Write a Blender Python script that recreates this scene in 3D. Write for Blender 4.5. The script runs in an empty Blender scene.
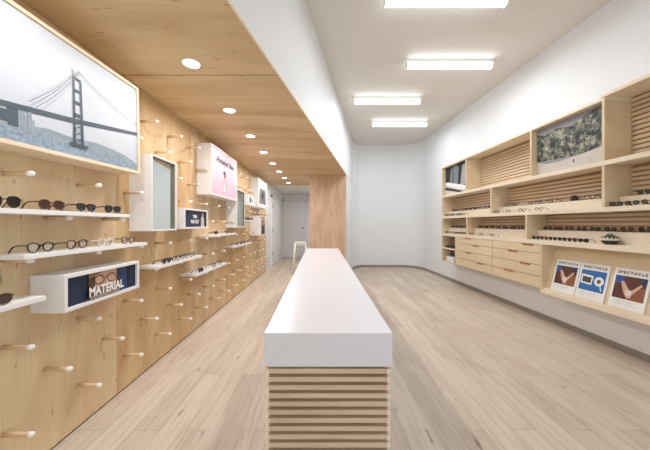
import bpy, math, random
from mathutils import Matrix, Vector
R = random.Random(7)
C = bpy.context.scene.collection
S = bpy.context.scene
# ------------------------------------------------------------ camera, world, exposure
EYE = 1.45
cd = bpy.data.cameras.new('camera'); cam = bpy.data.objects.new('camera', cd); C.objects.link(cam)
cam.location = (0, 0, EYE); cam.rotation_euler = (math.pi/2, 0, 0)
cd.sensor_width = 36; cd.lens = 270/650*36; cd.shift_x = 3/650; cd.shift_y = -1/650
cd.clip_start = .02
S.camera = cam
w = bpy.data.worlds.new('world'); S.world = w; w.use_nodes = True
w.node_tree.nodes['Background'].inputs[0].default_value = (.88, .94, 1, 1)
w.node_tree.nodes['Background'].inputs[1].default_value = 1.2
S.view_settings.view_transform = 'Standard'; S.view_settings.look = 'None'
S.view_settings.gamma = 1; S.view_settings.use_curve_mapping = False
S.view_settings.exposure = 0.34
TUBE_POWER = 4.5      # emission of the ceiling tubes
TUBE_W = 17.5          # watts thrown down by each linear fixture
SPOT_W = 7.5         # watts of each recessed downlight

# ------------------------------------------------------------ dimensions
XL = -1.731           # left wall face
SOF = 2.74            # underside of the plywood soffit
CEIL = 4.10
YB = 9.1              # back wall of the tall room
YC = 11.8             # end of the passage
Y0 = -1.6             # shop front behind the camera
def bx_(y): return -.889 + .215*y       # the slanting bulkhead face
def wr(y): return 3.55 - .037*y         # right wall face
UROT = math.atan(.037)
UM = Matrix.Translation((3.2, 0, 0)) @ Matrix.Rotation(UROT, 4, 'Z')   # local x depth, y along, z up

# ------------------------------------------------------------ materials
def lin(c):
    return tuple(((v/255)/12.92 if v/255 <= .04045 else ((v/255+.055)/1.055)**2.4) for v in c) + (1,)
MATS = {}
def mat(name, rgb, rough=.6, metal=0, spec=.4, bump=0, bscale=40, var=.03):
    if name in MATS: return MATS[name]
    m = bpy.data.materials.new(name); m.use_nodes = True; nt = m.node_tree; N = nt.nodes; L = nt.links
    b = N['Principled BSDF']; b.inputs['Roughness'].default_value = rough; b.inputs['Metallic'].default_value = metal
    b.inputs['Specular IOR Level'].default_value = spec
    tc = N.new('ShaderNodeTexCoord'); no = N.new('ShaderNodeTexNoise'); no.inputs['Scale'].default_value = bscale
    no.inputs['Detail'].default_value = 3
    L.new(tc.outputs['Object'], no.inputs['Vector'])
    cr = N.new('ShaderNodeValToRGB'); c = lin(rgb)
    cr.color_ramp.elements[0].position = .3; cr.color_ramp.elements[1].position = .7
    cr.color_ramp.elements[0].color = tuple(v*(1-var) for v in c[:3])+(1,)
    cr.color_ramp.elements[1].color = tuple(min(1, v*(1+var)) for v in c[:3])+(1,)
    L.new(no.outputs['Fac'], cr.inputs['Fac']); L.new(cr.outputs['Color'], b.inputs['Base Color'])
    if bump:
        bp = N.new('ShaderNodeBump'); bp.inputs['Strength'].default_value = bump; bp.inputs['Distance'].default_value = .002
        L.new(no.outputs['Fac'], bp.inputs['Height']); L.new(bp.outputs['Normal'], b.inputs['Normal'])
    MATS[name] = m; return m
def wood(name, a, b_, dark, stretch, scale=3.0, rough=.5, knots=True, fine=.25):
    """veneer: broad figure mixing two tones, fine grain lines, small dark flecks; stretch = low frequency axis"""
    m = bpy.data.materials.new(name); m.use_nodes = True; nt = m.node_tree; N = nt.nodes; L = nt.links
    p = N['Principled BSDF']; p.inputs['Roughness'].default_value = rough; p.inputs['Specular IOR Level'].default_value = .3
    tc = N.new('ShaderNodeTexCoord')
    def noise(sc3, detail, dist=0):
        mp = N.new('ShaderNodeMapping'); mp.inputs['Scale'].default_value = sc3
        no = N.new('ShaderNodeTexNoise'); no.inputs['Scale'].default_value = 1; no.inputs['Detail'].default_value = detail
        no.inputs['Distortion'].default_value = dist
        L.new(tc.outputs['Object'], mp.inputs['Vector']); L.new(mp.outputs['Vector'], no.inputs['Vector']); return no
    def sc(lo, hi): return tuple(lo if i == stretch else hi for i in range(3))
    n1 = noise(sc(scale*.22, scale), 3, .8); n2 = noise(sc(3, 90), 3); n3 = noise(sc(9, 45), 1)
    r1 = N.new('ShaderNodeValToRGB'); r1.color_ramp.elements[0].position = .38; r1.color_ramp.elements[1].position = .62
    r1.color_ramp.elements[0].color = lin(a); r1.color_ramp.elements[1].color = lin(b_)
    L.new(n1.outputs['Fac'], r1.inputs['Fac'])
    mx = N.new('ShaderNodeMix'); mx.data_type = 'RGBA'; mx.inputs[7].default_value = lin(dark)
    mr = N.new('ShaderNodeMapRange'); mr.inputs[1].default_value = .45; mr.inputs[2].default_value = .8; mr.inputs[4].default_value = fine*1.6
    L.new(n2.outputs['Fac'], mr.inputs[0]); L.new(mr.outputs[0], mx.inputs[0]); L.new(r1.outputs['Color'], mx.inputs[6])
    out = mx.outputs[2]
    if knots:
        mk = N.new('ShaderNodeMix'); mk.data_type = 'RGBA'; mk.inputs[7].default_value = lin(tuple(v*.62 for v in dark))
        mq = N.new('ShaderNodeMapRange'); mq.inputs[1].default_value = .71; mq.inputs[2].default_value = .78; mq.inputs[4].default_value = .6
        L.new(n3.outputs['Fac'], mq.inputs[0]); L.new(mq.outputs[0], mk.inputs[0]); L.new(out, mk.inputs[6]); out = mk.outputs[2]
    L.new(out, p.inputs['Base Color'])
    MATS[name] = m; return m
def glow(name, rgb, strength):
    m = bpy.data.materials.new(name); m.use_nodes = True; b = m.node_tree.nodes['Principled BSDF']
    b.inputs['Base Color'].default_value = (.9, .9, .9, 1); b.inputs['Emission Color'].default_value = lin(rgb)
    b.inputs['Emission Strength'].default_value = strength; MATS[name] = m; return m
def clear(name, rgb, alpha):
    m = bpy.data.materials.new(name); m.use_nodes = True; nt = m.node_tree; N = nt.nodes
    b = N['Principled BSDF']; b.inputs['Base Color'].default_value = lin(rgb); b.inputs['Roughness'].default_value = .08
    t = N.new('ShaderNodeBsdfTransparent'); x = N.new('ShaderNodeMixShader'); x.inputs[0].default_value = alpha
    nt.links.new(t.outputs[0], x.inputs[1]); nt.links.new(b.outputs[0], x.inputs[2])
    nt.links.new(x.outputs[0], N['Material Output'].inputs[0]); MATS[name] = m; return m

white = mat('white_paint', (236, 236, 236), .6, var=.01, bscale=4)
ceilm = mat('ceiling_paint', (226, 220, 211), .8, var=.01, bscale=4)
lacq = mat('white_lacquer', (238, 236, 234), .3, var=.01)
whitemetal = mat('white_metal', (238, 236, 230), .35)
solid = mat('white_solid_surface', (224, 223, 226), .28, var=.008, bscale=8)
basem = mat('grey_baseboard', (150, 142, 132), .5)
blackgap = mat('shadow_gap', (45, 36, 30), .8)  # near-black colour standing in for the shade inside narrow gaps
steel = mat('steel', (150, 150, 150), .3, .9)
plyL = [wood('ply_honey', (230, 208, 168), (216, 184, 146), (190, 154, 114), 2, 3.0, fine=.16),
        wood('ply_amber', (222, 192, 146), (204, 168, 124), (176, 136, 96), 2, 3.2, fine=.18),
        wood('ply_pale', (224, 202, 162), (208, 174, 138), (180, 142, 106), 2, 3.2)]
plyC = wood('ply_ceiling', (222, 196, 154), (202, 170, 128), (168, 134, 96), 0, 2.6, fine=.16)
plyE = wood('ply_end_wall', (216, 186, 158), (200, 166, 138), (176, 138, 110), 2, 7, knots=False, fine=.1)
ply = wood('birch_ply', (230, 210, 178), (222, 198, 164), (198, 168, 130), 1, 2.5, knots=False, fine=.15)
plyedge = wood('birch_edge', (242, 228, 206), (236, 218, 192), (212, 188, 156), 1, 4, knots=False, fine=.15)
slatm = wood('slat_wood', (232, 208, 176), (222, 196, 162), (196, 164, 130), 1, 3, knots=False)
backm = wood('back_ply_shaded', (190, 150, 118), (178, 138, 108), (142, 104, 78), 1, 3, knots=False)  # birch ply browned to carry the shade at the back of the recesses
slatx = wood('counter_slat_wood', (220, 200, 174), (208, 184, 156), (176, 146, 114), 0, 3, knots=False)
corem = mat('counter_core', (176, 148, 120), .7)
frameply = wood('frame_ply', (238, 218, 190), (228, 206, 176), (202, 172, 138), 1, 3, knots=False)
handm = wood('handle_wood', (182, 122, 80), (168, 108, 70), (130, 80, 50), 1, 5, knots=False)
pegm = wood('peg_wood', (226, 196, 156), (212, 178, 138), (180, 142, 104), 0, 8, knots=False)
pegtip_lit = mat('peg_tip_lit', (250, 243, 232), .5)  # near-white colour holds the light caught on the peg ends
tube = glow('tube_glow', (236, 245, 255), TUBE_POWER)
disc = glow('downlight_glow', (255, 250, 242), 8)
blk = mat('black_acetate', (22, 20, 20), .2, spec=.6)
tort = mat('tortoise_acetate', (92, 54, 30), .25, var=.6, bscale=160)
crys = mat('crystal_acetate', (226, 214, 204), .15, var=.05)
sun = mat('dark_lens', (38, 36, 40), .1, spec=.7)
sunb = mat('brown_lens', (74, 54, 52), .1, spec=.7)
demo = clear('clear_lens', (235, 240, 240), .12)

def floor_mat():
    m = bpy.data.materials.new('oak_planks'); m.use_nodes = True; nt = m.node_tree; N = nt.nodes; L = nt.links
    p = N['Principled BSDF']; p.inputs['Roughness'].default_value = .42; p.inputs['Specular IOR Level'].default_value = .35
    tc = N.new('ShaderNodeTexCoord')
    mp = N.new('ShaderNodeMapping'); mp.inputs['Rotation'].default_value = (0, 0, math.pi/2)
    L.new(tc.outputs['Object'], mp.inputs['Vector'])
    br = N.new('ShaderNodeTexBrick'); br.inputs['Scale'].default_value = 1; br.inputs['Brick Width'].default_value = 1.9
    br.inputs['Row Height'].default_value = .19; br.inputs['Mortar Size'].default_value = .0016; br.offset = .37
    br.inputs['Mortar Smooth'].default_value = .3; br.inputs['Bias'].default_value = 0
    br.inputs['Color1'].default_value = lin((214, 198, 180)); br.inputs['Color2'].default_value = lin((192, 174, 157))
    br.inputs['Mortar'].default_value = lin((140, 116, 98))
    L.new(mp.outputs['Vector'], br.inputs['Vector'])
    def nz(s, d, dist=0):
        q = N.new('ShaderNodeMapping'); q.inputs['Scale'].default_value = s; n = N.new('ShaderNodeTexNoise')
        n.inputs['Scale'].default_value = 1; n.inputs['Detail'].default_value = d; n.inputs['Distortion'].default_value = dist
        L.new(tc.outputs['Object'], q.inputs['Vector']); L.new(q.outputs['Vector'], n.inputs['Vector']); return n
    g = nz((26, 1.3, 1), 5, 1.2); g2 = nz((5, 1.1, 1), 4, 1.0); g3 = nz((16, 3.5, 1), 2)
    def mul(src, n, lo, hi, col, amt):
        mr = N.new('ShaderNodeMapRange'); mr.inputs[1].default_value = lo; mr.inputs[2].default_value = hi; mr.inputs[4].default_value = amt
        x = N.new('ShaderNodeMix'); x.data_type = 'RGBA'; x.inputs[7].default_value = lin(col)
        L.new(n.outputs['Fac'], mr.inputs[0]); L.new(mr.outputs[0], x.inputs[0]); L.new(src, x.inputs[6]); return x.outputs[2]
    c = mul(br.outputs['Color'], g2, .42, .7, (214, 200, 182), .75)
    c = mul(c, g, .45, .8, (142, 118, 98), .42)
    c = mul(c, g3, .68, .78, (112, 88, 70), .75)
    L.new(c, p.inputs['Base Color'])
    bp = N.new('ShaderNodeBump'); bp.inputs['Strength'].default_value = .15; bp.inputs['Distance'].default_value = .002
    L.new(g.outputs['Fac'], bp.inputs['Height']); L.new(bp.outputs['Normal'], p.inputs['Normal'])
    return m
floorm = floor_mat()
def mirror_mat():
    m = bpy.data.materials.new('mirror'); m.use_nodes = True; b = m.node_tree.nodes['Principled BSDF']
    b.inputs['Base Color'].default_value = (.90, .95, .93, 1); b.inputs['Metallic'].default_value = 1; b.inputs['Roughness'].default_value = .04
    return m
mirrorm = mirror_mat()

# ------------------------------------------------------------ mesh helpers
class MB:
    def __init__(s): s.v = []; s.f = []; s.mi = []; s.mats = []; s.sm = []
    def m(s, mt):
        if mt not in s.mats: s.mats.append(mt)
        return s.mats.index(mt)
    def add(s, vs, fs, mt, smooth=False, M=None):
        o = len(s.v); k = s.m(mt)
        for p in vs: s.v.append(tuple(M @ Vector(p)) if M is not None else tuple(p))
        for f in fs: s.f.append(tuple(i+o for i in f)); s.mi.append(k); s.sm.append(smooth)
    def box(s, x0, x1, y0, y1, z0, z1, mt, M=None):
        vs = [(x, y, z) for x in (x0, x1) for y in (y0, y1) for z in (z0, z1)]
        s.add(vs, [(0, 1, 3, 2), (4, 6, 7, 5), (0, 4, 5, 1), (2, 3, 7, 6), (0, 2, 6, 4), (1, 5, 7, 3)], mt, False, M)
    def prism(s, poly, z0, z1, mt, M=None):
        n = len(poly); vs = [(x, y, z0) for x, y in poly]+[(x, y, z1) for x, y in poly]
        s.add(vs, [tuple(range(n))[::-1], tuple(range(n, 2*n))]+[(i, (i+1) % n, n+(i+1) % n, n+i) for i in range(n)], mt, False, M)
    def tube(s, pts, r, mt, seg=8, closed=False, cap=True, M=None):
        pts = [Vector(p) for p in pts]; n = len(pts); rs = r if isinstance(r, (list, tuple)) else [r]*n
        vs = []
        for i, p in enumerate(pts):
            if closed: t = pts[(i+1) % n]-pts[i-1]
            else: t = pts[min(i+1, n-1)]-pts[max(i-1, 0)]
            t.normalize(); up = Vector((0, 0, 1)) if abs(t.z) < .9 else Vector((0, 1, 0))
            if closed: up = Vector((0, 1, 0))
            a = t.cross(up).normalized(); b = t.cross(a)
            for k in range(seg):
                an = 2*math.pi*k/seg; vs.append(p+(a*math.cos(an)+b*math.sin(an))*rs[i])
        fs = []
        for i in range(n if closed else n-1):
            j = (i+1) % n
            for k in range(seg): fs.append((i*seg+k, i*seg+(k+1) % seg, j*seg+(k+1) % seg, j*seg+k))
        if not closed and cap: fs += [tuple(range(seg))[::-1], tuple((n-1)*seg+k for k in range(seg))]
        s.add(vs, fs, mt, True, M)
    def lathe(s, prof, mt, seg=24, M=None):
        vs = [(r*math.cos(2*math.pi*k/seg), r*math.sin(2*math.pi*k/seg), z) for r, z in prof for k in range(seg)]
        fs = [(i*seg+k, i*seg+(k+1) % seg, (i+1)*seg+(k+1) % seg, (i+1)*seg+k) for i in range(len(prof)-1) for k in range(seg)]
        s.add(vs, fs, mt, True, M)
    def build(s, name, parent=None, bevel=0, M=None):
        me = bpy.data.meshes.new(name); me.from_pydata(s.v, [], s.f)
        for x in s.mats: me.materials.append(x)
        me.polygons.foreach_set('material_index', s.mi); me.polygons.foreach_set('use_smooth', s.sm); me.update()
        o = bpy.data.objects.new(name, me); C.objects.link(o)
        if parent: o.parent = parent
        if M is not None: o.matrix_local = M
        if bevel:
            b = o.modifiers.new('bevel', 'BEVEL'); b.width = bevel; b.segments = 2; b.limit_method = 'ANGLE'
        return o
def tag(o, label=None, cat=None, group=None, kind=None):
    for k, v in (('label', label), ('category', cat), ('group', group), ('kind', kind)):
        if v: o[k] = v
    return o
def thing(name, label, cat, M=None, group=None):
    o = bpy.data.objects.new(name, None); C.objects.link(o); o.empty_display_size = .05
    if M is not None: o.matrix_world = M
    return tag(o, label, cat, group)
def struct(mb, name, parent=None, bevel=0):
    o = mb.build(name, parent, bevel)
    if not parent: o['kind'] = 'structure'
    return o
def box1(name, dims, mt, parent=None, bevel=0):
    b = MB(); b.box(*dims, mt); return b.build(name, parent, bevel)
def copy_thing(o, M, label, group):
    def rec(a, par):
        c = a.copy(); C.objects.link(c); c.parent = par
        for ch in a.children: rec(ch, c)
        return c
    c = rec(o, None); c.matrix_world = M; c['label'] = label
    if group: c['group'] = group
    return c
def T(x, y, z): return Matrix.Translation((x, y, z))
def RZ(a): return Matrix.Rotation(a, 4, 'Z')
ORD = ['nearest', 'second', 'third', 'fourth', 'fifth', 'sixth', 'seventh', 'eighth', 'ninth', 'tenth', 'eleventh', 'twelfth', 'thirteenth', 'fourteenth', 'fifteenth']

def text_geo(mb, txt, size, x, y, z, mt, align='CENTER', width=None, bold=0, shear=0, M=None, space=0):
    cu = bpy.data.curves.new('t', 'FONT'); cu.body = txt; cu.size = size; cu.align_x = align; cu.offset = bold; cu.shear = shear; cu.space_character = 1.0+space
    cu.resolution_u = 3
    o = bpy.data.objects.new('t', cu); C.objects.link(o)
    dg = bpy.context.evaluated_depsgraph_get(); me = bpy.data.meshes.new_from_object(o.evaluated_get(dg))
    vs = [v.co.copy() for v in me.vertices]; fs = [tuple(p.vertices) for p in me.polygons]
    if width and vs:
        w0 = max(v.x for v in vs)-min(v.x for v in vs); k = width/w0
        for v in vs: v.x *= k
    mb.add([(v.x+x, v.y+y, z) for v in vs], fs, mt, False, M)
    bpy.data.objects.remove(o); bpy.data.curves.remove(cu); bpy.data.meshes.remove(me)
def colmat(c, rough=.5): return mat('ink_%d_%d_%d' % c, c, rough, var=.02)
class Print:
    """flat printed sheet, thickness 3 mm, local x right, y up, z towards the viewer"""
    def __init__(s, w, h, bg): s.b = MB(); s.w = w; s.h = h; s.z = .003; s.b.box(0, w, 0, h, 0, .003, bg)
    def poly(s, pts, mt):
        s.z += .0004; s.b.add([(x*s.w, y*s.h, s.z) for x, y in pts], [tuple(range(len(pts)))], mt)
    def rect(s, x0, y0, x1, y1, mt): s.poly([(x0, y0), (x1, y0), (x1, y1), (x0, y1)], mt)
    def ell(s, cx, cy, rx, ry, mt, n=20): s.poly([(cx+rx*math.cos(2*math.pi*k/n), cy+ry*math.sin(2*math.pi*k/n)) for k in range(n)], mt)
    def text(s, t, cx, cy, size, mt, width=None, bold=0, shear=0, space=0):
        s.z += .0004; text_geo(s.b, t, size*s.h, cx*s.w, cy*s.h, s.z, mt, width=width*s.w if width else None, bold=bold, shear=shear, space=space)
    def line(s, a, b_, t, mt):
        ax, ay = a[0]*s.w, a[1]*s.h; bx, by = b_[0]*s.w, b_[1]*s.h; L = math.hypot(bx-ax, by-ay); nx, ny = -(by-ay)/L*t/2, (bx-ax)/L*t/2
        s.z += .0004; s.b.add([(ax-nx, ay-ny, s.z), (bx-nx, by-ny, s.z), (bx+nx, by+ny, s.z), (ax+nx, ay+ny, s.z)], [(0, 1, 2, 3)], mt)
LW = Matrix(((0, 0, 1, 0), (1, 0, 0, 0), (0, 1, 0, 0), (0, 0, 0, 1)))      # sheet on the left wall: right=+y, up=+z, out=+x
RW = Matrix(((0, 0, -1, 0), (-1, 0, 0, 0), (0, 1, 0, 0), (0, 0, 0, 1)))    # sheet on the right wall: right=-y, up=+z, out=-x

# ============================================================ THE SETTING
b = MB(); b.box(XL-.25, wr(Y0)+.3, Y0-.2, YC+.2, -.1, 0, floorm); struct(b, 'floor')
b = MB(); b.box(XL-.17, XL-.022, Y0, YC, 0, CEIL+.1, white); struct(b, 'wall_left')
b = MB(); b.box(XL-.0215, XL, 8.3, YC, 0, SOF, white); struct(b, 'wall_passage')
b = MB(); b.box(XL-.02, XL-.012, Y0, 8.3, 0, .014, blackgap); struct(b, 'gap_shade_left')  # dark strip painted as the shade in the gap under the panels
# right wall with rounded corners into the back wall
def path():
    P = [(wr(Y0), Y0)]
    r = .7; th = UROT                       # wall direction (-sin th, cos th)
    # corner centre
    cy = YB-r; cx = wr(cy)-r
    for k in range(0, 13):
        a = math.pi/2*k/12; P.append((cx+r*math.cos(a), cy+r*math.sin(a)))
    r2 = .3; x2 = bx_(YB)
    for k in range(0, 7):
        a = math.pi/2+math.pi/2*k/6; P.append((x2+r2+.02+r2*math.cos(a), YB-r2+r2*math.sin(a)))
    P.append((bx_(YB-r2-.1)+.004, YB-r2-.12))
    return P
PTH = path()
def offs(P, d):
    out = []
    for i, p in enumerate(P):
        a = P[max(i-1, 0)]; c = P[min(i+1, len(P)-1)]; tx, ty = c[0]-a[0], c[1]-a[1]; L = math.hypot(tx, ty)
        out.append((p[0]+ty/L*d, p[1]-tx/L*d))   # right hand side of travel = outside
    return out
def ribbon(mb, P, d0, d1, z0, z1, mt, smooth=True):
    A = offs(P, d0); B = offs(P, d1); n = len(P)
    vs = [(x, y, z0) for x, y in A]+[(x, y, z1) for x, y in A]+[(x, y, z0) for x, y in B]+[(x, y, z1) for x, y in B]
    fs = []
    for i in range(n-1): fs += [(i, i+1, n+i+1, n+i), (2*n+i, 3*n+i, 3*n+i+1, 2*n+i+1), (n+i, n+i+1, 3*n+i+1, 3*n+i), (i, 2*n+i, 2*n+i+1, i+1)]
    fs += [(0, n, 3*n, 2*n), (n-1, 3*n-1, 4*n-1, 2*n-1)]
    mb.add(vs, fs, mt, False)
b = MB(); ribbon(b, PTH[:2], 0, .12, 0, CEIL, white); struct(b, 'wall_right')
b = MB(); ribbon(b, PTH[1:], 0, .12, 0, CEIL, white); struct(b, 'wall_back')
b = MB(); ribbon(b, PTH, -.012, -.001, 0, .07, basem); struct(b, 'baseboard_right')
b = MB(); b.prism([(x, y) for x, y in [(bx_(Y0)-.6, Y0-.1), (wr(Y0)+.2, Y0-.1), (wr(YB)+.2, YB+.2), (bx_(YB)-.6, YB+.2)]], CEIL, CEIL+.1, ceilm); struct(b, 'ceiling')
# bulkhead above the soffit, core wall behind the plywood partition
b = MB(); b.prism([(XL-.021, Y0), (bx_(Y0), Y0), (bx_(YB), YB), (XL-.021, YB)], SOF+.02, CEIL, white); struct(b, 'wall_bulkhead')
b = MB(); b.prism([(-.32, 7.12), (bx_(7.12), 7.12), (bx_(YB), YB), (bx_(YB), YC), (.25, YC), (.25, 7.32), (-.32, 7.32)], 0, SOF, white); struct(b, 'wall_core')  # unseen niche behind the partition, shaped to hold the added downlight
b = MB(); b.prism([(-.325, 7.10), (bx_(7.10)-.004, 7.10), (bx_(7.12), 7.119), (-.325, 7.119)], 0, SOF-.001, plyE); struct(b, 'partition_plywood')
b = MB(); b.box(XL-.02, .3, YC, YC+.15, 0, SOF+.1, white); struct(b, 'wall_end')
b = MB(); b.box(XL, .26, 9.05, YC, SOF, SOF+.015, ceilm); struct(b, 'ceiling_passage')
# soffit plywood sheets (1.29 m each) with thin seams
ys = [Y0] + [2.34+1.29*k for k in range(-3, 6)] + [9.05]
b = MB()
for a, c in zip(ys[:-1], ys[1:]):
    b.prism([(XL+.001, a+.005), (bx_(a)-.001, a+.005), (bx_(c)-.001, c-.005), (XL+.001, c-.005)], SOF, SOF+.018, plyC)
for c in ys[1:-1]:
    b.prism([(XL+.001, c-.0049), (bx_(c)-.003, c-.0049), (bx_(c)-.001, c+.0049), (XL+.001, c+.0049)], SOF+.001, SOF+.017, mat('seam', (96, 66, 42), .8))
struct(b, 'ceiling_soffit')
b = MB(); b.prism([(XL, Y0), (bx_(Y0)-.02, Y0), (bx_(9.05)-.02, 9.05), (XL, 9.05)], SOF+.0181, SOF+.0199, blackgap); struct(b, 'trim_1')
b = MB(); b.prism([(bx_(Y0), Y0), (bx_(Y0)+.012, Y0), (bx_(9)+.012, 9), (bx_(9), 9)], SOF, SOF+.02, plyedge); struct(b, 'trim_2')
# shop front behind the camera: piers and lintel around an open glazed bay
b = MB(); b.box(XL-.2, XL+.15, Y0-.15, Y0, 0, CEIL, white); b.box(3.3, 3.7, Y0-.15, Y0, 0, CEIL, white); b.box(XL, 3.4, Y0-.15, Y0, 3.2, CEIL, white); struct(b, 'wall_front')

# doors
d = MB(); d.box(-1.66, -.72, YC-.045, YC-.001, .01, 2.43, mat('door_paint', (226, 224, 222), .5)); door = struct(d, 'door_1')
d = MB()
for x0, x1, z0, z1 in ((-1.72, -1.665, 0, 2.5), (-.715, -.66, 0, 2.5), (-1.72, -.66, 2.435, 2.5)): d.box(x0, x1, YC-.06, YC-.001, z0, z1, white)
d.build('door_frame', door)
d = MB(); d.tube([(-.80, YC-.045, 1.27), (-.80, YC-.10, 1.27)], .012, steel); d.tube([(-.80, YC-.1, 1.27), (-.92, YC-.1, 1.27)], .010, steel)
d.box(-.825, -.775, YC-.052, YC-.045, 1.22, 1.32, steel); d.build('door_handle', door)
d = MB(); d.box(XL+.001, XL+.035, 9.2, 10.5, .01, 2.35, white); door = struct(d, 'door_2')
d = MB(); d.box(XL+.001, XL+.05, 9.12, 9.19, 0, 2.43, white); d.box(XL+.001, XL+.05, 10.51, 10.58, 0, 2.43, white); d.box(XL+.001, XL+.05, 9.12, 10.58, 2.36, 2.43, white); d.build('door_frame', door)
for z in (.45, 1.25, 2.05):
    d = MB(); d.box(XL+.035, XL+.062, 9.16, 9.22, z-.055, z+.055, steel); d.build('hinge', door)

# ============================================================ LEFT WALL: plywood panels and pegs
PZ = EYE-.67; PD = .236; PY = 1.465; PP = .2235
BOXES = []   # (y0,y1,z0,z1) areas on the wall covered by cases
BR = (1.16, 2.27, EYE+.415, EYE+1.127)
MI1 = (2.42, 2.835, EYE-.065, EYE+.632)
PK = (3.73, 4.84, EYE+.409, EYE+1.12)
PH = (1.60, 2.256, EYE-.53, EYE-.306)
NV = (3.0, 3.62, EYE-.055, EYE+.18)
MI2 = (4.84, 5.36, EYE-.065, EYE+.632)
P1 = (6.49, 7.5, EYE+.409, EYE+1.12)
P2 = (5.6, 6.15, EYE+.40, EYE+.625)
P3 = (6.49, 7.3, EYE-.28, EYE+.2)
BOXES = [BR, MI1, PK, PH, NV, MI2, P1, P2, P3]
pm = MB()
pm.tube([(-.004, 0, 0), (.135, 0, 0)], .0130, pegm, 12)
pm.tube([(.135, 0, 0), (.160, 0, 0), (.167, 0, 0)], [.0150, .0150, .0095], pegtip_lit, 12)
peg0 = None
edges = [-1.6, -.30, .99, 2.28, 3.57, 4.86, 6.15, 7.44, 8.29]
PL = ['behind the camera', 'beside the camera', 'nearest the camera, carrying the bridge picture', 'behind the tall mirror box',
      'behind the pink poster case', 'behind the second mirror case', 'behind the small portrait cases', 'last before the white door']
PM = [1, 2, 0, 1, 2, 1, 2, 0]
for i, (a, c) in enumerate(zip(edges[:-1], edges[1:])):
    t = thing('plywood_panel', 'floor-to-soffit birch plywood wall panel with pegs, '+PL[i], 'wall panel', T(XL-.01, (a+c)/2, 0), 'plywood peg panels on the left wall')
    pb = MB(); h = (c-a)/2-.002; pb.box(-.010, .010, -h, h, .015, SOF-.002, plyL[PM[i]]); pb.build('board', t)
    for k in range(-9, 4):
        for j in range(-12, 31):
            if (j+k) % 2: continue
            y = PY+PP*j; z = PZ-PD*k
            if not (a+.03 < y < c-.03) or z < .1 or z > SOF-.12: continue
            if i < 2: continue
            if any(q[0]-.02 < y < q[1]+.02 and q[2]-.02 < z < q[3]+.02 for q in BOXES): continue
            if peg0 is None: peg0 = pm.build('peg', t); o = peg0
            else:
                o = peg0.copy(); C.objects.link(o); o.parent = t
            o.location = (.010, y-(a+c)/2, z)

# ============================================================ LEFT WALL: cases
D = .205
def case(name, cat, label, q, mt, inset=.012, th=.02, sheet=None, partname='print', edge=None):
    y0, y1, z0, z1 = q; t = thing(name, label, cat, T(XL+.001, y0, z0)); W = y1-y0; H = z1-z0
    b = MB()
    b.box(0, D-.001, 0, W, 0, th, mt); b.box(0, D-.001, 0, W, H-th, H, mt)
    b.box(0, D-.001, 0, th, th, H-th, mt); b.box(0, D-.001, W-th, W, th, H-th, mt)
    b.build('case', t, .0015)
    if sheet:
        s = sheet(W-2*th-.002, H-2*th-.002); s.b.build(partname, t, 0, T(D-inset-.003, th+.001, th+.001) @ LW)
    return t
sky = colmat((192, 196, 202)); sea = mat('print_sea', (136, 152, 166), .5, var=.3, bscale=60)
steelblue = colmat((72, 84, 94)); steelpale = colmat((150, 160, 166)); hill = mat('print_hill', (140, 152, 160), .5, var=.12, bscale=25)
def bridge(W, H):
    p = Print(W, H, sky)
    p.poly([(0, 0), (1, 0), (1, .06), (.8, .075), (.5, .10), (.2, .11), (0, .09)], sea)
    p.poly([(.24, .105), (.24, .155), (.32, .175), (.42, .165), (.50, .165), (.62, .185), (.74, .175), (.86, .15), (.95, .11), (1, .07), (1, .05), (.8, .07), (.5, .095)], hill)
    p.poly([(0, .09), (.25, .10), (.25, .20), (.19, .24), (.10, .22), (0, .22)], steelpale)
    p.poly([(0, .13), (.13, .13), (.13, .22), (0, .20)], steelblue)
    for x, w in ((.13, .045), (.185, .018), (.215, .02)): p.rect(x, .11, x+w, .275, steelblue if w > .03 else hill)
    p.poly([(0, .215), (.46, .30), (1, .44), (1, .475), (.46, .345), (0, .255)], steelblue)
    u = .492
    for q in (-1, 1): p.poly([(u+q*.027-.008, .10), (u+q*.027+.008, .10), (u+q*.022+.006, .72), (u+q*.022-.006, .72)], steelblue)
    for z, h in ((.71, .02), (.60, .025), (.49, .025), (.37, .03)): p.rect(u-.024, z, u+.024, z+h, steelblue)
    p.rect(u-.026, .73, u+.026, .80, colmat((186, 190, 194)))
    for k in range(3):
        z = .13+k*.06
        p.line((u-.026, z), (u+.026, z+.055), .005, steelblue); p.line((u+.026, z), (u-.026, z+.055), .005, steelblue)
    p.rect(u-.06, .095, u+.06, .12, steelblue)
    def cable(a, b_, sag, t=.004):
        n = 12; P = [(a[0]+(b_[0]-a[0])*k/n, a[1]+(b_[1]-a[1])*k/n-sag*4*(k/n)*(1-k/n)) for k in range(n+1)]
        for q, r in zip(P[:-1], P[1:]): p.line(q, r, t, colmat((112, 122, 132)))
    cable((u, .80), (1, .58), .03); cable((u, .79), (.21, .33), .02); cable((u, .78), (.235, .30), .03)
    return p
t = case('bridge_picture', 'picture', 'large plywood-framed print of a suspension bridge in fog, top of the left wall', BR, frameply, .012, .022, bridge)
t.rotation_euler = (.03, 0, 0); t.location.z -= .030

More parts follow.
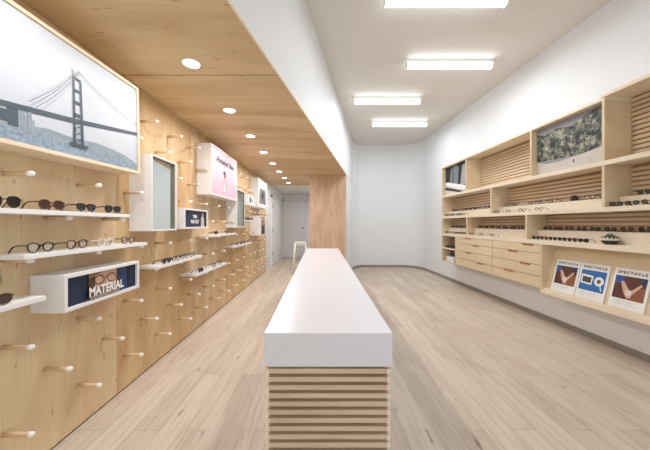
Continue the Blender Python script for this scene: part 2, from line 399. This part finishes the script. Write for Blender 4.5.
mi = lambda W, H: (lambda p: p)(Print(W, H, mirrorm))
grn = mat('mirror_backing', (112, 110, 92), .5)
def mirror_case(label, q):
    t = case('mirror_case', 'mirror', label, q, lacq, .03, .014, mi, 'mirror')
    W = q[1]-q[0]; H = q[3]-q[2]
    b = MB(); b.box(D-.029, D-.012, W-.034, W-.015, .015, H-.015, grn); b.box(D-.029, D-.016, .015, W-.0341, H-.022, H-.015, grn); b.build('side_trim', t)
    return t
mirror_case('white wall case with a mirror front beside the bridge picture', MI1)
mirror_case('narrow white mirror case just beyond the pink poster case', MI2)
pinkbg = mat('print_pink', (226, 188, 202), .5, var=.06, bscale=5); ink = colmat((44, 40, 46)); pw = colmat((244, 240, 238)); dred = colmat((80, 40, 52))
def pink(W, H):
    p = Print(W, H, pinkbg)
    p.text('Annabel Bee', .52, .74, .17, ink, .74, .007, .25)
    p.poly([(.40, .12), (.56, .12), (.58, .40), (.53, .52), (.42, .50), (.38, .34)], colmat((226, 176, 186)))
    p.ell(.47, .55, .05, .05, dred); p.poly([(.46, .42), (.52, .46), (.51, .56), (.46, .58)], dred)
    p.ell(.40, .44, .018, .03, pw); p.ell(.46, .20, .04, .04, pw); p.ell(.46, .27, .02, .02, pw); p.rect(.44, .12, .50, .16, pw)
    return p
case('poster_case', 'poster', 'white wall case with a pink poster and dark script lettering', PK, lacq, .012, .02, pink)
navy = colmat((30, 46, 72)); navy2 = colmat((36, 62, 100)); skin = colmat((214, 172, 146)); hair = colmat((92, 64, 48)); dk = colmat((16, 22, 32))
def photo(W, H):
    p = Print(W, H, dk)
    p.rect(.02, 0, .24, 1, navy); p.rect(.70, 0, .84, 1, navy2); p.rect(.88, 0, .98, 1, navy)
    p.rect(.27, 0, .69, 1, skin); p.rect(.27, .0, .35, .9, hair); p.poly([(.27, .8), (.5, 1), (.27, 1)], colmat((150, 110, 88)))
    p.rect(.66, .2, .69, 1, hair)
    for cx in (.40, .56):
        n = 18
        for k in range(n):
            a0 = 2*math.pi*k/n; a1 = 2*math.pi*(k+1)/n
            p.line((cx+.065*math.cos(a0), .70+.16*math.sin(a0)), (cx+.065*math.cos(a1), .70+.16*math.sin(a1)), .006, dk)
    p.line((.46, .74), (.50, .74), .006, dk)
    p.poly([(.46, .36), (.52, .36), (.50, .62), (.475, .62)], colmat((228, 190, 164)))
    p.rect(.25, .04, .68, .16, colmat((150, 140, 134))); p.rect(.27, .14, .69, .42, colmat((120, 92, 78)))
    p.text('MATERIAL', .49, .16, .46, pw, .50, .003)
    p.text('. . . . . . . . . . .', .47, .05, .16, pw, .52)
    return p
case('photo_case', 'picture', 'low white wall case with a navy photo of a face in glasses behind white letters', PH, lacq, .02, .022, photo)
def navyp(W, H):
    p = Print(W, H, navy); p.rect(0, 0, 1, 1, colmat((30, 48, 70)))
    p.text('THE', .45, .56, .26, pw, .18, .003); p.text('WAY OUT', .45, .22, .3, pw, .36, .003)
    p.poly([(.72, 0), (.90, 0), (.88, .62), (.80, .70), (.74, .6)], colmat((200, 190, 176))); p.ell(.81, .78, .04, .12, skin)
    p.rect(.92, 0, 1, 1, dk); return p
case('sign_case', 'sign', 'small white wall case with a dark navy sign beside the tall mirror case', NV, lacq, .02, .02, navyp)
def port(W, H):
    p = Print(W, H, pw); g = mat('print_grey', (120, 118, 114), .5, var=.4, bscale=30)
    p.rect(.12, .12, .9, .7, g); p.text('EYEWEAR', .5, .78, .1, colmat((90, 90, 90)), .6); p.ell(.5, .45, .16, .16, colmat((60, 58, 58))); return p
case('portrait_case', 'poster', 'white poster case near the soffit at the far end of the pegboard wall', P1, lacq, .012, .02, port)
def scr(W, H):
    p = Print(W, H, pw); p.rect(.2, .2, .5, .8, colmat((90, 90, 96))); p.rect(.6, .3, .8, .7, colmat((150, 140, 140))); return p
case('display_case', 'picture', 'small white case with a pale print between far mirror and poster case', P2, lacq, .012, .018, scr)
def port2(W, H):
    p = Print(W, H, pw); p.rect(.35, .0, 1, 1, colmat((196, 168, 148))); p.poly([(.45, 0), (.95, 0), (.9, .6), (.75, .85), (.6, .8), (.5, .5)], colmat((52, 40, 40)))
    p.ell(.7, .62, .1, .13, skin); return p
case('portrait_case', 'picture', 'white case with a dark-haired portrait at shelf height near the white door', P3, lacq, .012, .02, port2)

# ============================================================ LEFT WALL: shelves
SH = [(.95, 2.145, .051, 'upper near shelf below the bridge picture'), (1.384, 2.36, -.185, 'second shelf, below the near sunglasses shelf'),
      (.9, 1.494, -.421, 'lowest near shelf cut by the left picture edge'), (2.51, 3.45, -.421, 'shelf below the tall mirror case'),
      (3.30, 4.34, -.645, 'lowest mid shelf'), (3.76, 4.85, -.185, 'shelf just beyond the navy sign'),
      (4.76, 5.91, -.421, 'far shelf below the second mirror case'), (5.38, 6.09, .051, 'far upper shelf beyond the second mirror case')]
SHL = ['thin white peg-held shelf of dark sunglasses under the bridge picture', 'thin white peg-held shelf of optical frames above the navy photo case',
       'thin white shelf at the left picture edge, left of the navy photo case', 'thin white shelf of glasses on pegs below the tall mirror case',
       'lowest thin white shelf in the middle of the peg wall', 'thin white shelf on pegs just beyond the dark navy sign',
       'far thin white shelf below the narrow second mirror case', 'small far white shelf right beyond the narrow second mirror case']
for (y0, y1, h, n), l in zip(SH, SHL):
    b = MB(); b.box(0, .204, 0, y1-y0, 0, .026, lacq)
    o = b.build('wall_shelf', None, .002); o.location = (XL+.001, y0, EYE+h); tag(o, l, 'shelf', 'white shelves on the peg wall')

# ============================================================ eyeglasses
def outline(kind, n=24):
    P = []
    for k in range(n):
        a = 2*math.pi*k/n; c, s = math.cos(a), math.sin(a)
        e = {'round': 1, 'square': .62, 'aviator': .8, 'panto': .85}[kind]
        x = math.copysign(abs(c)**e, c)*.0250; z = math.copysign(abs(s)**e, s)*(.0225 if kind != 'square' else .0195)
        if kind in ('aviator', 'panto', 'square'): x *= 1+.14*(s if s > -1 else 0)*(1 if kind != 'aviator' else 1.3)
        if kind == 'aviator': z *= 1.1
        P.append((x, z))
    return P
def make_glasses(kind, fm, lm, thick, label):
    t = thing('eyeglasses', label, 'glasses')
    P = outline(kind); zc = .029; b = MB()
    for s in (-1, 1):
        b.tube([(s*.0355+s*x, 0, zc+z) for x, z in P], thick, fm, 6, closed=True)
    b.tube([(-.0125, 0, zc+.008), (-.005, -.002, zc+.011), (.005, -.002, zc+.011), (.0125, 0, zc+.008)], thick*.95, fm, 6)
    for s in (-1, 1): b.tube([(s*.059, 0, zc+.011), (s*.068, .001, zc+.012), (s*.070, .006, zc+.012)], thick*1.1, fm, 6)
    b.build('frame', t)
    for s in (-1, 1):
        l = MB(); n = len(P); l.add([(s*.0355+s*x, -.0008, zc+z) for x, z in P]+[(s*.0355+s*x, .0008, zc+z) for x, z in P],
              [tuple(range(n)), tuple(range(n, 2*n))[::-1]]+[(i, (i+1) % n, n+(i+1) % n, n+i) for i in range(n)], lm)
        l.build('lens', t)
        q = MB(); q.tube([(s*.070, .006, zc+.012), (s*.068, .045, zc+.010), (s*.065, .068, zc+.002), (s*.063, .088, .005)], [thick*1.05, thick, thick*1.05, thick*1.1], fm, 6)
        q.build('temple', t)
    return t
KINDS = {'black_sun': ('square', blk, sun, .0038, 'black square sunglasses'), 'brown_sun': ('panto', tort, sunb, .0036, 'brown-lensed sunglasses'),
         'aviator': ('aviator', blk, sun, .0026, 'dark aviator sunglasses'), 'tort': ('panto', tort, demo, .0036, 'tortoiseshell optical glasses'),
         'black': ('panto', blk, demo, .0032, 'black-rimmed clear glasses'), 'crystal': ('round', crys, demo, .0032, 'pale crystal-rimmed glasses')}
PROTO = {}
def put(kind, M, where, group):
    lab = KINDS[kind][4]+' '+where
    if kind not in PROTO:
        PROTO[kind] = make_glasses(*KINDS[kind][:4], lab); PROTO[kind].matrix_world = M; PROTO[kind]['group'] = group; return PROTO[kind]
    return copy_thing(PROTO[kind], M, lab, group)
def lrow(si, items, where, zoff=.026):
    z = EYE+SH[si][2]+zoff+.0006
    for n, (y, kind) in enumerate(items):
        put(kind, T(XL+.19, y, z) @ RZ(math.pi/2+R.uniform(-.05, .05)) @ Matrix.Scale(1.1, 4), where % ORD[n], 'glasses on the left wall shelves')
lrow(0, [(1.31, 'aviator'), (1.54, 'brown_sun'), (1.765, 'black_sun'), (1.99, 'black_sun')], '%s on the shelf under the bridge picture')
lrow(1, [(1.48, 'black'), (1.70, 'tort'), (1.93, 'crystal'), (2.145, 'tort')], '%s on the shelf above the navy photo case')
lrow(2, [(1.27, 'brown_sun')], '%s on the shelf at the left picture edge')
lrow(3, [(2.68, 'black_sun'), (2.85, 'tort'), (3.03, 'black'), (3.21, 'black')], '%s on the shelf below the tall mirror case')
lrow(4, [(3.44, 'black_sun'), (3.63, 'crystal'), (3.86, 'tort'), (4.08, 'black')], '%s on the lowest middle shelf of the peg wall')
lrow(5, [(3.93, 'black_sun'), (4.17, 'crystal'), (4.40, 'tort'), (4.64, 'tort')], '%s on the shelf beyond the navy sign')
lrow(6, [(4.93, 'tort'), (5.16, 'black_sun'), (5.36, 'black_sun'), (5.6, 'tort')], '%s on the far shelf below the second mirror')
lrow(7, [(5.5, 'black_sun'), (5.72, 'black_sun'), (5.95, 'black_sun')], '%s on the small far shelf by the second mirror')

# ============================================================ COUNTER
ct = thing('display_counter', 'long white-topped display counter with a slatted wood base in the middle of the floor', 'counter', T(.03, 3.7, 0))
def cp(dx, y0, y1):   # footprint, slightly wider at the far end
    xl = lambda y: -.293-(y-1.362)*.0115+dx-.03; xr = lambda y: .356+(y-1.362)*.0028-dx-.03
    return [(xl(y0), y0-3.7), (xr(y0), y0-3.7), (xr(y1), y1-3.7), (xl(y1), y1-3.7)]
b = MB(); b.prism(cp(0, 1.362, 6.11), .729, .90, solid); b.build('countertop', ct, .003)
b = MB(); b.prism(cp(.055, 1.42, 6.05), 0, .728, corem); b.build('core', ct)
b = MB(); z = .688
while z > .0:
    b.prism(cp(.012, 1.374, 6.10), z, z+.0245, slatx); z -= .0418
b.build('slats', ct, .001)
for q in (cp(.009, 1.3715, 1.392), cp(.009, 6.082, 6.1025)):
    (ax, ay), (bx, by), (cx, cy_), (dx, dy) = q
    for side in (0, 1):
        b = MB(); z = .688
        while z > .0:
            if side: b.prism([(bx-.016, by), (bx, by), (cx, cy_), (cx-.016, cy_)], z-.0004, z+.0249, plyedge)
            else: b.prism([(ax, ay), (ax+.016, ay), (dx+.016, dy), (dx, dy)], z-.0004, z+.0249, plyedge)
            z -= .0418
        b.build('slat_ends', ct)

# ============================================================ STOOL
st = thing('bar_stool', 'tall white metal bar stool standing beyond the left end of the counter', 'stool', T(-.64, 7.9, 0) @ RZ(.12))
b = MB(); b.box(-.17, .17, -.17, .17, .895, .925, whitemetal); b.box(-.165, .165, -.165, .165, .835, .895, whitemetal); b.build('seat', st, .008)
for sx in (-1, 1):
    for sy in (-1, 1):
        b = MB(); b.tube([(sx*.145, sy*.145, .89), (sx*.215, sy*.215, 0)], .026, whitemetal, 8); b.build('leg', st)
b = MB()
for (a, c) in (((-1, -1), (1, -1)), ((1, -1), (1, 1)), ((1, 1), (-1, 1)), ((-1, 1), (-1, -1))):
    b.tube([(a[0]*.19, a[1]*.19, .3), (c[0]*.19, c[1]*.19, .3)], .011, whitemetal, 8)
b.build('footrest', st)

# ============================================================ CEILING LIGHTS
F = [(3.11, .726, 2.11, 'nearest, cut by the top picture edge'), (4.36, 1.373, 2.73, 'second from the camera, on the right'),
     (5.64, .689, 2.03, 'third from the camera, on the left'), (6.95, 1.31, 2.68, 'farthest from the camera')]
for y, x0, x1, n in F:
    t = thing('ceiling_light', 'white linear tube light on the high ceiling, '+n, 'ceiling light', T((x0+x1)/2, y, CEIL), 'linear ceiling lights')
    h = (x1-x0)/2
    b = MB(); b.box(-h-.05, h+.05, -.028, .028, -.050, -.001, whitemetal); b.box(-h-.012, -h-.002, -.042, .042, -.145, -.045, whitemetal); b.box(h+.002, h+.012, -.042, .042, -.145, -.045, whitemetal); b.build('housing', t, .003)
    b = MB(); n_ = 12; prof = [(.042*math.cos(2*math.pi*k/(n_+1)), -.100-.042*math.sin(2*math.pi*k/(n_+1))) for k in range(n_+1)]
    vs = [(-h, y_, z_) for y_, z_ in prof]+[(h, y_, z_) for y_, z_ in prof]; m = n_+1
    b.add(vs, [tuple(range(m)), tuple(range(m, 2*m))[::-1]]+[(i, m+i, m+(i+1) % m, (i+1) % m) for i in range(m)], tube); b.build('diffuser', t)
    ld = bpy.data.lights.new('tube_light', 'AREA'); ld.shape = 'RECTANGLE'; ld.size = 2*h; ld.size_y = .07; ld.energy = TUBE_W; ld.color = (.88, .94, 1)
    lo = bpy.data.objects.new('light', ld); C.objects.link(lo); lo.parent = t; lo.location = (0, 0, -.145)
nm = ['nearest', 'second', 'third', 'fourth', 'fifth', 'sixth', 'seventh', 'farthest']
for k in range(-1, 9):
    y = 2.17+.895*k; xx = -1.05
    if k == 8: y, xx = 10.1, -.08  # extra hidden downlight, added only to brighten the passage
    t = thing('recessed_downlight', 'round recessed downlight in the plywood soffit, '+('added out of view behind the plywood end wall to brighten the passage' if k == 8 else nm[k]+' from the camera' if k >= 0 else 'overhead beside the camera'), 'downlight', T(xx, y, SOF), 'downlights in the plywood soffit')
    b = MB(); b.lathe([(.062, -.0005), (.072, -.0005), (.072, -.004), (.062, -.004), (.062, -.0005)], whitemetal, 32); b.build('rim', t)
    b = MB(); b.lathe([(.0, -.002), (.062, -.002)], disc, 32); b.build('lamp', t)
    ld = bpy.data.lights.new('downlight', 'AREA'); ld.shape = 'DISK'; ld.size = .12; ld.energy = SPOT_W*(1.2 if k == 8 else 1); ld.color = (.98, .98, 1); ld.spread = math.radians(172)
    lo = bpy.data.objects.new('light', ld); C.objects.link(lo); lo.parent = t; lo.location = (0, 0, -.006)

# ============================================================ RIGHT WALL UNIT
DP = .335                                     # depth
UN = thing('display_shelving', 'long birch plywood wall shelving with slatted backs above the drawers on the right wall', 'shelving', UM)
yN, yF = 1.7, 6.66                            # near and far ends
Z3, Z2, Z1, ZT = 1.225, 1.635, 2.145, 2.845   # tops of shelf boards and of the unit
def part(name, f, bevel=0, par=UN):
    b = MB(); f(b); return b.build(name, par, bevel)
part('shelf_board', lambda b: b.box(0, DP, yN, yF, Z3-.06, Z3, plyedge), .001)
part('shelf_board', lambda b: b.box(0, DP, yN, yF, Z2-.05, Z2, plyedge), .001)
part('shelf_board', lambda b: b.box(0, DP, yN, yF, Z1-.05, Z1, plyedge), .001)
part('top_board', lambda b: (b.box(0, DP, 2.955, yF, ZT-.035, ZT, plyedge), b.box(-.012, DP, yN, 2.985, ZT-.005, ZT+.03, plyedge)), .001)
def upright(y, z0, z1, th=.028): part('upright', lambda b: b.box(.0005, DP-.001, y-th/2, y+th/2, z0, z1, ply), .001)
for y in (yF-.015, 5.63, 2.97, yN+.015): upright(y, Z1, ZT-.036)
upright(3.955, Z1, ZT-.036)
for y in (yF-.015, 4.84, 2.97, yN+.015): upright(y, Z2, Z1-.051)
for y in (yF-.015, 5.60, 4.04, yN+.015): upright(y, Z3, Z2-.051)
part('back_board', lambda b: b.box(DP-.012, DP, yN, yF, Z3, ZT-.002, backm))
def slats(y0, y1, z0, z1):
    def f(b):
        z = z0+.015
        while z < z1-.03: b.box(DP-.032, DP-.0125, y0+.016, y1-.016, z, z+.035, slatm); z += .052
    part('slat_panel', f)
slats(3.955, 5.63, Z1, ZT-.036); slats(yN+.01, 2.97, Z1, ZT)
slats(4.84, yF-.01, Z2+.115, Z1-.05); slats(2.97, 4.84, Z2+.115, Z1-.05); slats(yN+.01, 2.97, Z2+.115, Z1-.05)
slats(4.04, 5.60, Z3+.14, Z2-.05); slats(5.60, yF-.01, Z3+.14, Z2-.05); slats(yN+.01, 4.04, Z3+.14, Z2-.05)
def step(y0, y1, z, h): part('display_step', lambda b: b.box(.16, DP-.033, y0+.016, y1-.016, z+.0003, z+h, plyedge), .001)
step(4.84, yF-.01, Z2, .112); step(2.97, 4.84, Z2, .112); step(yN+.01, 2.97, Z2, .112)
step(4.04, 5.60, Z3, .137); step(5.60, yF-.01, Z3, .137); step(yN+.01, 4.04, Z3, .137)

# drawers
DC = thing('drawer_cabinet', 'birch plywood cabinet of eight drawers with an open cubby under the right wall shelving', 'cabinet', UM)
ZB = .545
part('carcass', lambda b: (b.box(.02, DP, 3.79, 6.04, ZB, Z3-.061, ply), b.box(0, DP, 6.64, yF, ZB, Z3-.061, ply), b.box(0, DP, 6.03, 6.05, ZB, Z3-.061, ply),
     b.box(0, DP, 6.05, 6.64, ZB, ZB+.02, ply), b.box(DP-.02, DP, 6.05, 6.64, ZB, Z3-.061, backm)), 0, DC)
part('cubby_shelf', lambda b: b.box(.004, DP-.02, 6.051, 6.639, .855, .885, plyedge), .001, DC)
zt = [Z3-.062, 1.035, .872, .71, .55]
for c, (y0, y1) in enumerate(((4.80, 6.025), (3.79, 4.795))):
    for r in range(4):
        dr = part('drawer', lambda b: b.box(0, .0195, y0+.004, y1-.004, zt[r+1]+.004, zt[r]-.004, ply), .001, DC)
        hy = [(5.30, 5.13)][0] if False else None
        cy = {(0, 0): 5.56, (0, 1): 5.28, (0, 2): 5.53, (0, 3): 5.14, (1, 0): 4.01, (1, 1): 4.31, (1, 2): 4.06, (1, 3): 4.40}[(c, r)]
        hb = MB(); w_ = .11; z = zt[r]-.004
        hb.prism([(cy-w_, z), (cy+w_, z), (cy+w_*.8, z-.024), (cy-w_*.8, z-.024)], -.004, .0005, handm, Matrix(((0, 0, 1, 0), (1, 0, 0, 0), (0, 1, 0, 0), (0, 0, 0, 1))))
        hb.build('handle', dr)
# magazine box
MBX = thing('magazine_box', 'open birch plywood box holding three magazines, lower right of the wall unit', 'display box', UM)
MF = 3.785
part('bottom_board', lambda b: b.box(-.004, DP, yN, MF, .488, .538, plyedge), .001, MBX)
part('side_panel', lambda b: b.box(-.004, DP, MF-.028, MF, .5385, Z3-.061, ply), .001, MBX)
part('side_panel', lambda b: b.box(-.004, DP, yN, yN+.028, .5385, Z3-.061, ply), .001, MBX)
slope = .15/.617
part('sloped_back', lambda b: b.add([(.046, yN+.029, .539), (.046, MF-.029, .539), (.046+slope*.624, MF-.029, 1.163), (.046+slope*.624, yN+.029, 1.163),
      (DP, yN+.029, .539), (DP, MF-.029, .539), (DP, MF-.029, 1.163), (DP, yN+.029, 1.163)],
      [(0, 1, 2, 3), (4, 7, 6, 5), (0, 4, 5, 1), (3, 2, 6, 7), (0, 3, 7, 4), (1, 5, 6, 2)], ply), 0, MBX)
part('lip', lambda b: b.box(.014, .026, yN+.029, MF-.029, .5385, .572, plyedge), .001, MBX)
# magazines
paper = colmat((240, 238, 234)); brown = colmat((92, 52, 40)); brown2 = colmat((142, 88, 62)); blue = colmat((52, 108, 172)); blue2 = colmat((60, 88, 150)); grey = colmat((150, 148, 146))
def mag(kind, y_far, label):
    w_, h_ = .325, .45; p = Print(w_, h_, paper); p.b = MB(); p.b.box(0, w_, 0, h_, -.006, .003, paper)
    p.text('SPECTACLE', .5, .875, .085, ink, .80, .0014, 0, .25)
    if kind == 0:
        p.rect(.07, .28, .93, .82, brown); p.poly([(.45, .28), (.93, .28), (.93, .62), (.6, .5)], brown2); p.poly([(.07, .70), (.28, .82), (.07, .82)], blue2)
        p.poly([(.07, .62), (.30, .66), (.33, .82), (.1, .82)], blue2); p.poly([(.78, .82), (.93, .82), (.93, .64), (.80, .70)], navy2)
        p.poly([(.25, .68), (.33, .70), (.50, .52), (.58, .50), (.80, .68), (.84, .64), (.62, .42), (.58, .32), (.48, .31), (.38, .42)], skin)
        p.poly([(.44, .49), (.58, .50), (.60, .44), (.55, .36), (.47, .37), (.42, .42)], colmat((226, 212, 204)))
    else:
        p.rect(.07, .28, .93, .82, blue); p.poly([(.10, .46), (.50, .44), (.52, .68), (.10, .70)], pw); p.poly([(.15, .50), (.46, .48), (.47, .63), (.15, .65)], colmat((70, 78, 66)))
        p.ell(.73, .56, .16, .12, pw); p.ell(.73, .56, .07, .055, colmat((100, 104, 80))); p.line((.80, .45), (.86, .33), .012, pw)
    p.text('STORIES  OF  PEOPLE', .42, .205, .035, grey, .6); p.text('and the things they look at every day', .45, .15, .028, grey, .7)
    o = p.b.build('magazine'); tag(o, label, 'magazine', 'SPECTACLE magazines in the plywood box')
    a = math.atan(slope); v = .046-.0085
    M = UM @ T(v, y_far, .5390+.001) @ Matrix.Rotation(a, 4, 'Y') @ RW
    o.matrix_world = M
mag(0, 3.67, 'SPECTACLE magazine with brown hands-and-blue cover, farthest of three in the box')
mag(1, 3.335, 'SPECTACLE magazine with a bright blue cover, middle of three in the box')
mag(0, 2.965, 'SPECTACLE magazine with brown hands-and-blue cover, nearest, right of the blue one')

# pictures set in the top row
def foliage_mat():
    m = bpy.data.materials.new('print_foliage'); m.use_nodes = True; nt = m.node_tree; N = nt.nodes; L = nt.links; p = N['Principled BSDF']; p.inputs['Roughness'].default_value = .5
    tc = N.new('ShaderNodeTexCoord'); n = N.new('ShaderNodeTexNoise'); n.inputs['Scale'].default_value = 9; n.inputs['Detail'].default_value = 9; n.inputs['Roughness'].default_value = .82; n.inputs['Distortion'].default_value = .1
    r = N.new('ShaderNodeValToRGB'); e = r.color_ramp.elements; e[0].position = .43; e[0].color = lin((22, 26, 28)); e[1].position = .60; e[1].color = lin((190, 184, 158))
    q = e.new(.5); q.color = lin((92, 92, 84))
    L.new(tc.outputs['Object'], n.inputs['Vector']); L.new(n.outputs['Fac'], r.inputs['Fac']); L.new(r.outputs['Color'], p.inputs['Base Color']); return m
fol = foliage_mat()
W_ = 2.97+.014; Wp = 3.955-.014-W_; Hp = ZT-.036-Z1-.002
p = Print(Wp-.004, Hp, colmat((150, 148, 152)))
p.poly([(0, .30), (.35, .26), (.7, .24), (1, .26), (1, .98), (.85, .97), (.7, .90), (.55, .82), (.45, .85), (.30, .90), (.15, .82), (0, .90)], fol)
p.poly([(0, 0), (1, 0), (1, .30), (.7, .24), (.35, .20), (.15, .22), (0, .30)], mat('print_ground', (206, 196, 186), .5, var=.05, bscale=12))
p.rect(.575, .11, .59, .18, ink)
o = p.b.build('landscape_print'); o.matrix_world = UM @ T(.083, 3.955-.016, Z1+.001) @ RW
tag(o, 'landscape photo of trees on a pale hillside in the top row of the right unit', 'picture')
p = Print(6.629-5.646-.004, Hp, colmat((44, 44, 46)))
p.poly([(.2, .30), (.55, .18), (.60, .9), (.45, 1), (.25, .9)], colmat((132, 134, 138))); p.poly([(.30, .3), (.38, .28), (.38, .95), (.32, .95)], colmat((96, 98, 104)))
p.poly([(.66, .2), (1, .3), (1, .95), (.75, .9)], colmat((172, 168, 170)))
p.poly([(0, 0), (1, 0), (1, .12), (0, .40)], colmat((206, 200, 194))); p.poly([(0, .30), (.9, .0), (.7, .0), (0, .2)], ink); p.poly([(0, .46), (.12, .46), (.95, .18), (.95, .06), (.6, .14), (.0, .38)], pw)
o = p.b.build('fashion_print'); o.matrix_world = UM @ T(.083, 6.629-.002, Z1+.001) @ RW
tag(o, 'grey-and-white clothing photo in the far end of the top row, right unit', 'picture')

# glasses on the right unit
def rrow(y0, y1, pitch, v, z, kinds, where, group='glasses on the right wall unit'):
    n = max(1, int(round((y0-y1)/pitch))+1)
    for i in range(n):
        y = y0-(y0-y1)*(i/max(1, n-1)) if n > 1 else y0
        M = UM @ T(v, y, z+.0006) @ RZ(-math.pi/2+R.uniform(-.06, .06))
        fromn = n-1-i
        if z == S2 and abs(y-3.53) < .115: continue
        put(kinds[i % len(kinds)], M, where % ('beside' if 'alone' in where else ORD[fromn]), group)
mix1 = ['black_sun', 'black', 'tort', 'black_sun', 'brown_sun']; dark = ['black_sun', 'black_sun', 'brown_sun', 'aviator']; pale = ['tort', 'crystal', 'black', 'crystal']
S2, S3 = Z2+.112, Z3+.137
rrow(6.42, 5.10, .165, .176, S2, mix1, '%s on the upper shelf step, far bay')
rrow(6.50, 5.80, .155, .034, Z2, ['black_sun', 'black'], '%s on the upper shelf edge, far bay')
rrow(4.66, 3.10, .165, .176, S2, ['tort', 'black', 'crystal', 'tort', 'black'], '%s on the upper shelf step, middle bay')
rrow(4.74, 4.16, .15, .034, Z2, pale, '%s of the row on the upper shelf edge, middle bay')
rrow(3.85, 3.85, 1, .034, Z2, ['black'], 'lying alone %s the middle bay divider, upper shelf edge')
rrow(2.74, 2.20, .18, .176, S2, dark, '%s on the upper shelf step, right bay')
rrow(2.87, 2.45, .15, .034, Z2, dark, '%s on the upper shelf edge, right bay')
rrow(6.45, 5.75, .17, .176, S3, dark, '%s on the middle shelf step, far bay')
rrow(6.50, 5.72, .155, .034, Z3, mix1, '%s on the middle shelf edge, far bay')
rrow(5.40, 4.20, .165, .176, S3, dark, '%s on the middle shelf step, centre bay')
rrow(5.48, 4.72, .155, .034, Z3, pale, '%s on the middle shelf edge, centre bay')
rrow(3.86, 2.08, .16, .176, S3, dark, '%s on the middle shelf step, right bay')
rrow(3.90, 3.22, .14, .034, Z3, ['black_sun', 'brown_sun', 'black_sun'], '%s on the middle shelf edge, right bay')

# bowl with plants, small pot, cubby contents
leaf = mat('succulent_leaf', (86, 108, 84), .6, var=.2); clay = mat('bowl_dark', (62, 50, 46), .5); cream = mat('bowl_cream', (226, 212, 192), .5)
bw = thing('patterned_bowl', 'small dark and cream patterned bowl with a succulent on the middle shelf edge', 'bowl', UM @ T(.078, 2.97, Z3+.0006))
b = MB(); b.lathe([(0, 0), (.045, 0), (.068, .028), (.074, .06), (.070, .085), (.066, .085), (.068, .06), (.06, .04), (0, .04)], clay, 28)
for k in range(14):
    a = 2*math.pi*k/14; a2 = 2*math.pi*(k+1)/14; am = (a+a2)/2
    f = lambda an, r, z: (r*math.cos(an), r*math.sin(an), z)
    b.add([f(a, .0765, .045), f(a2, .0765, .045), f(a2, .0725, .084), f(am, .0762, .060), f(a, .0725, .084)], [(0, 1, 3), (1, 2, 3), (0, 3, 4)], cream)
b.build('bowl', bw)
b = MB()
for k in range(26):
    a = k*2.4; r = .012+.0018*k; h = .125-.0012*k
    P0 = Vector((r*math.cos(a)*.4, r*math.sin(a)*.4, .032)); P1_ = Vector((r*math.cos(a), r*math.sin(a), h))
    b.tube([P0, (P0+P1_)/2+Vector((0, 0, .004)), P1_], [.004, .010, .001], leaf, 6)
b.build('succulent', bw)
pt = thing('plant_pot', 'small dark plant pot among glasses on the upper shelf step', 'pot', UM @ T(.235, 3.53, S2+.0006))
b = MB(); b.lathe([(0, 0), (.034, 0), (.040, .035), (.040, .06), (.036, .06), (.034, .045), (0, .045)], clay, 24); b.build('pot', pt)
b = MB()
for k in range(18):
    a = k*2.4; r = .006+.0017*k
    b.tube([(0, 0, .045), (r*.6*math.cos(a), r*.6*math.sin(a), .066), (r*math.cos(a), r*math.sin(a), .082-.0006*k)], [.003, .006, .001], leaf, 6)
b.build('foliage', pt)
for (y, z, wd, hh, mt, l) in ((6.50, .8855, .16, .05, blk, 'black glasses case on the cubby shelf, far side'), (6.28, .8855, .18, .05, blk, 'black glasses case on the cubby shelf, near side'),
                              (6.33, .5655, .34, .12, lacq, 'white lidded box in the bottom cubby of the drawer cabinet')):
    t = thing('storage_box' if mt is lacq else 'glasses_case', l, 'box' if mt is lacq else 'glasses case', UM @ T(.12, y, z))
    b = MB(); b.box(-.09, .09, -wd/2, wd/2, 0, hh*.7, mt); b.build('body', t, .006)
    b = MB(); b.box(-.092, .092, -wd/2-.002, wd/2+.002, hh*.7+.0005, hh, mt); b.build('lid', t, .008)
t = thing('glasses_case', 'black glasses case lying on the white box in the bottom cubby', 'glasses case', UM @ T(.14, 6.33, .5655+.1205))
b = MB(); b.box(-.05, .05, -.12, .12, 0, .045, blk); b.build('body', t, .012)
b = MB(); b.box(-.05, .05, -.12, .12, .0455, .07, blk); b.build('lid', t, .010)
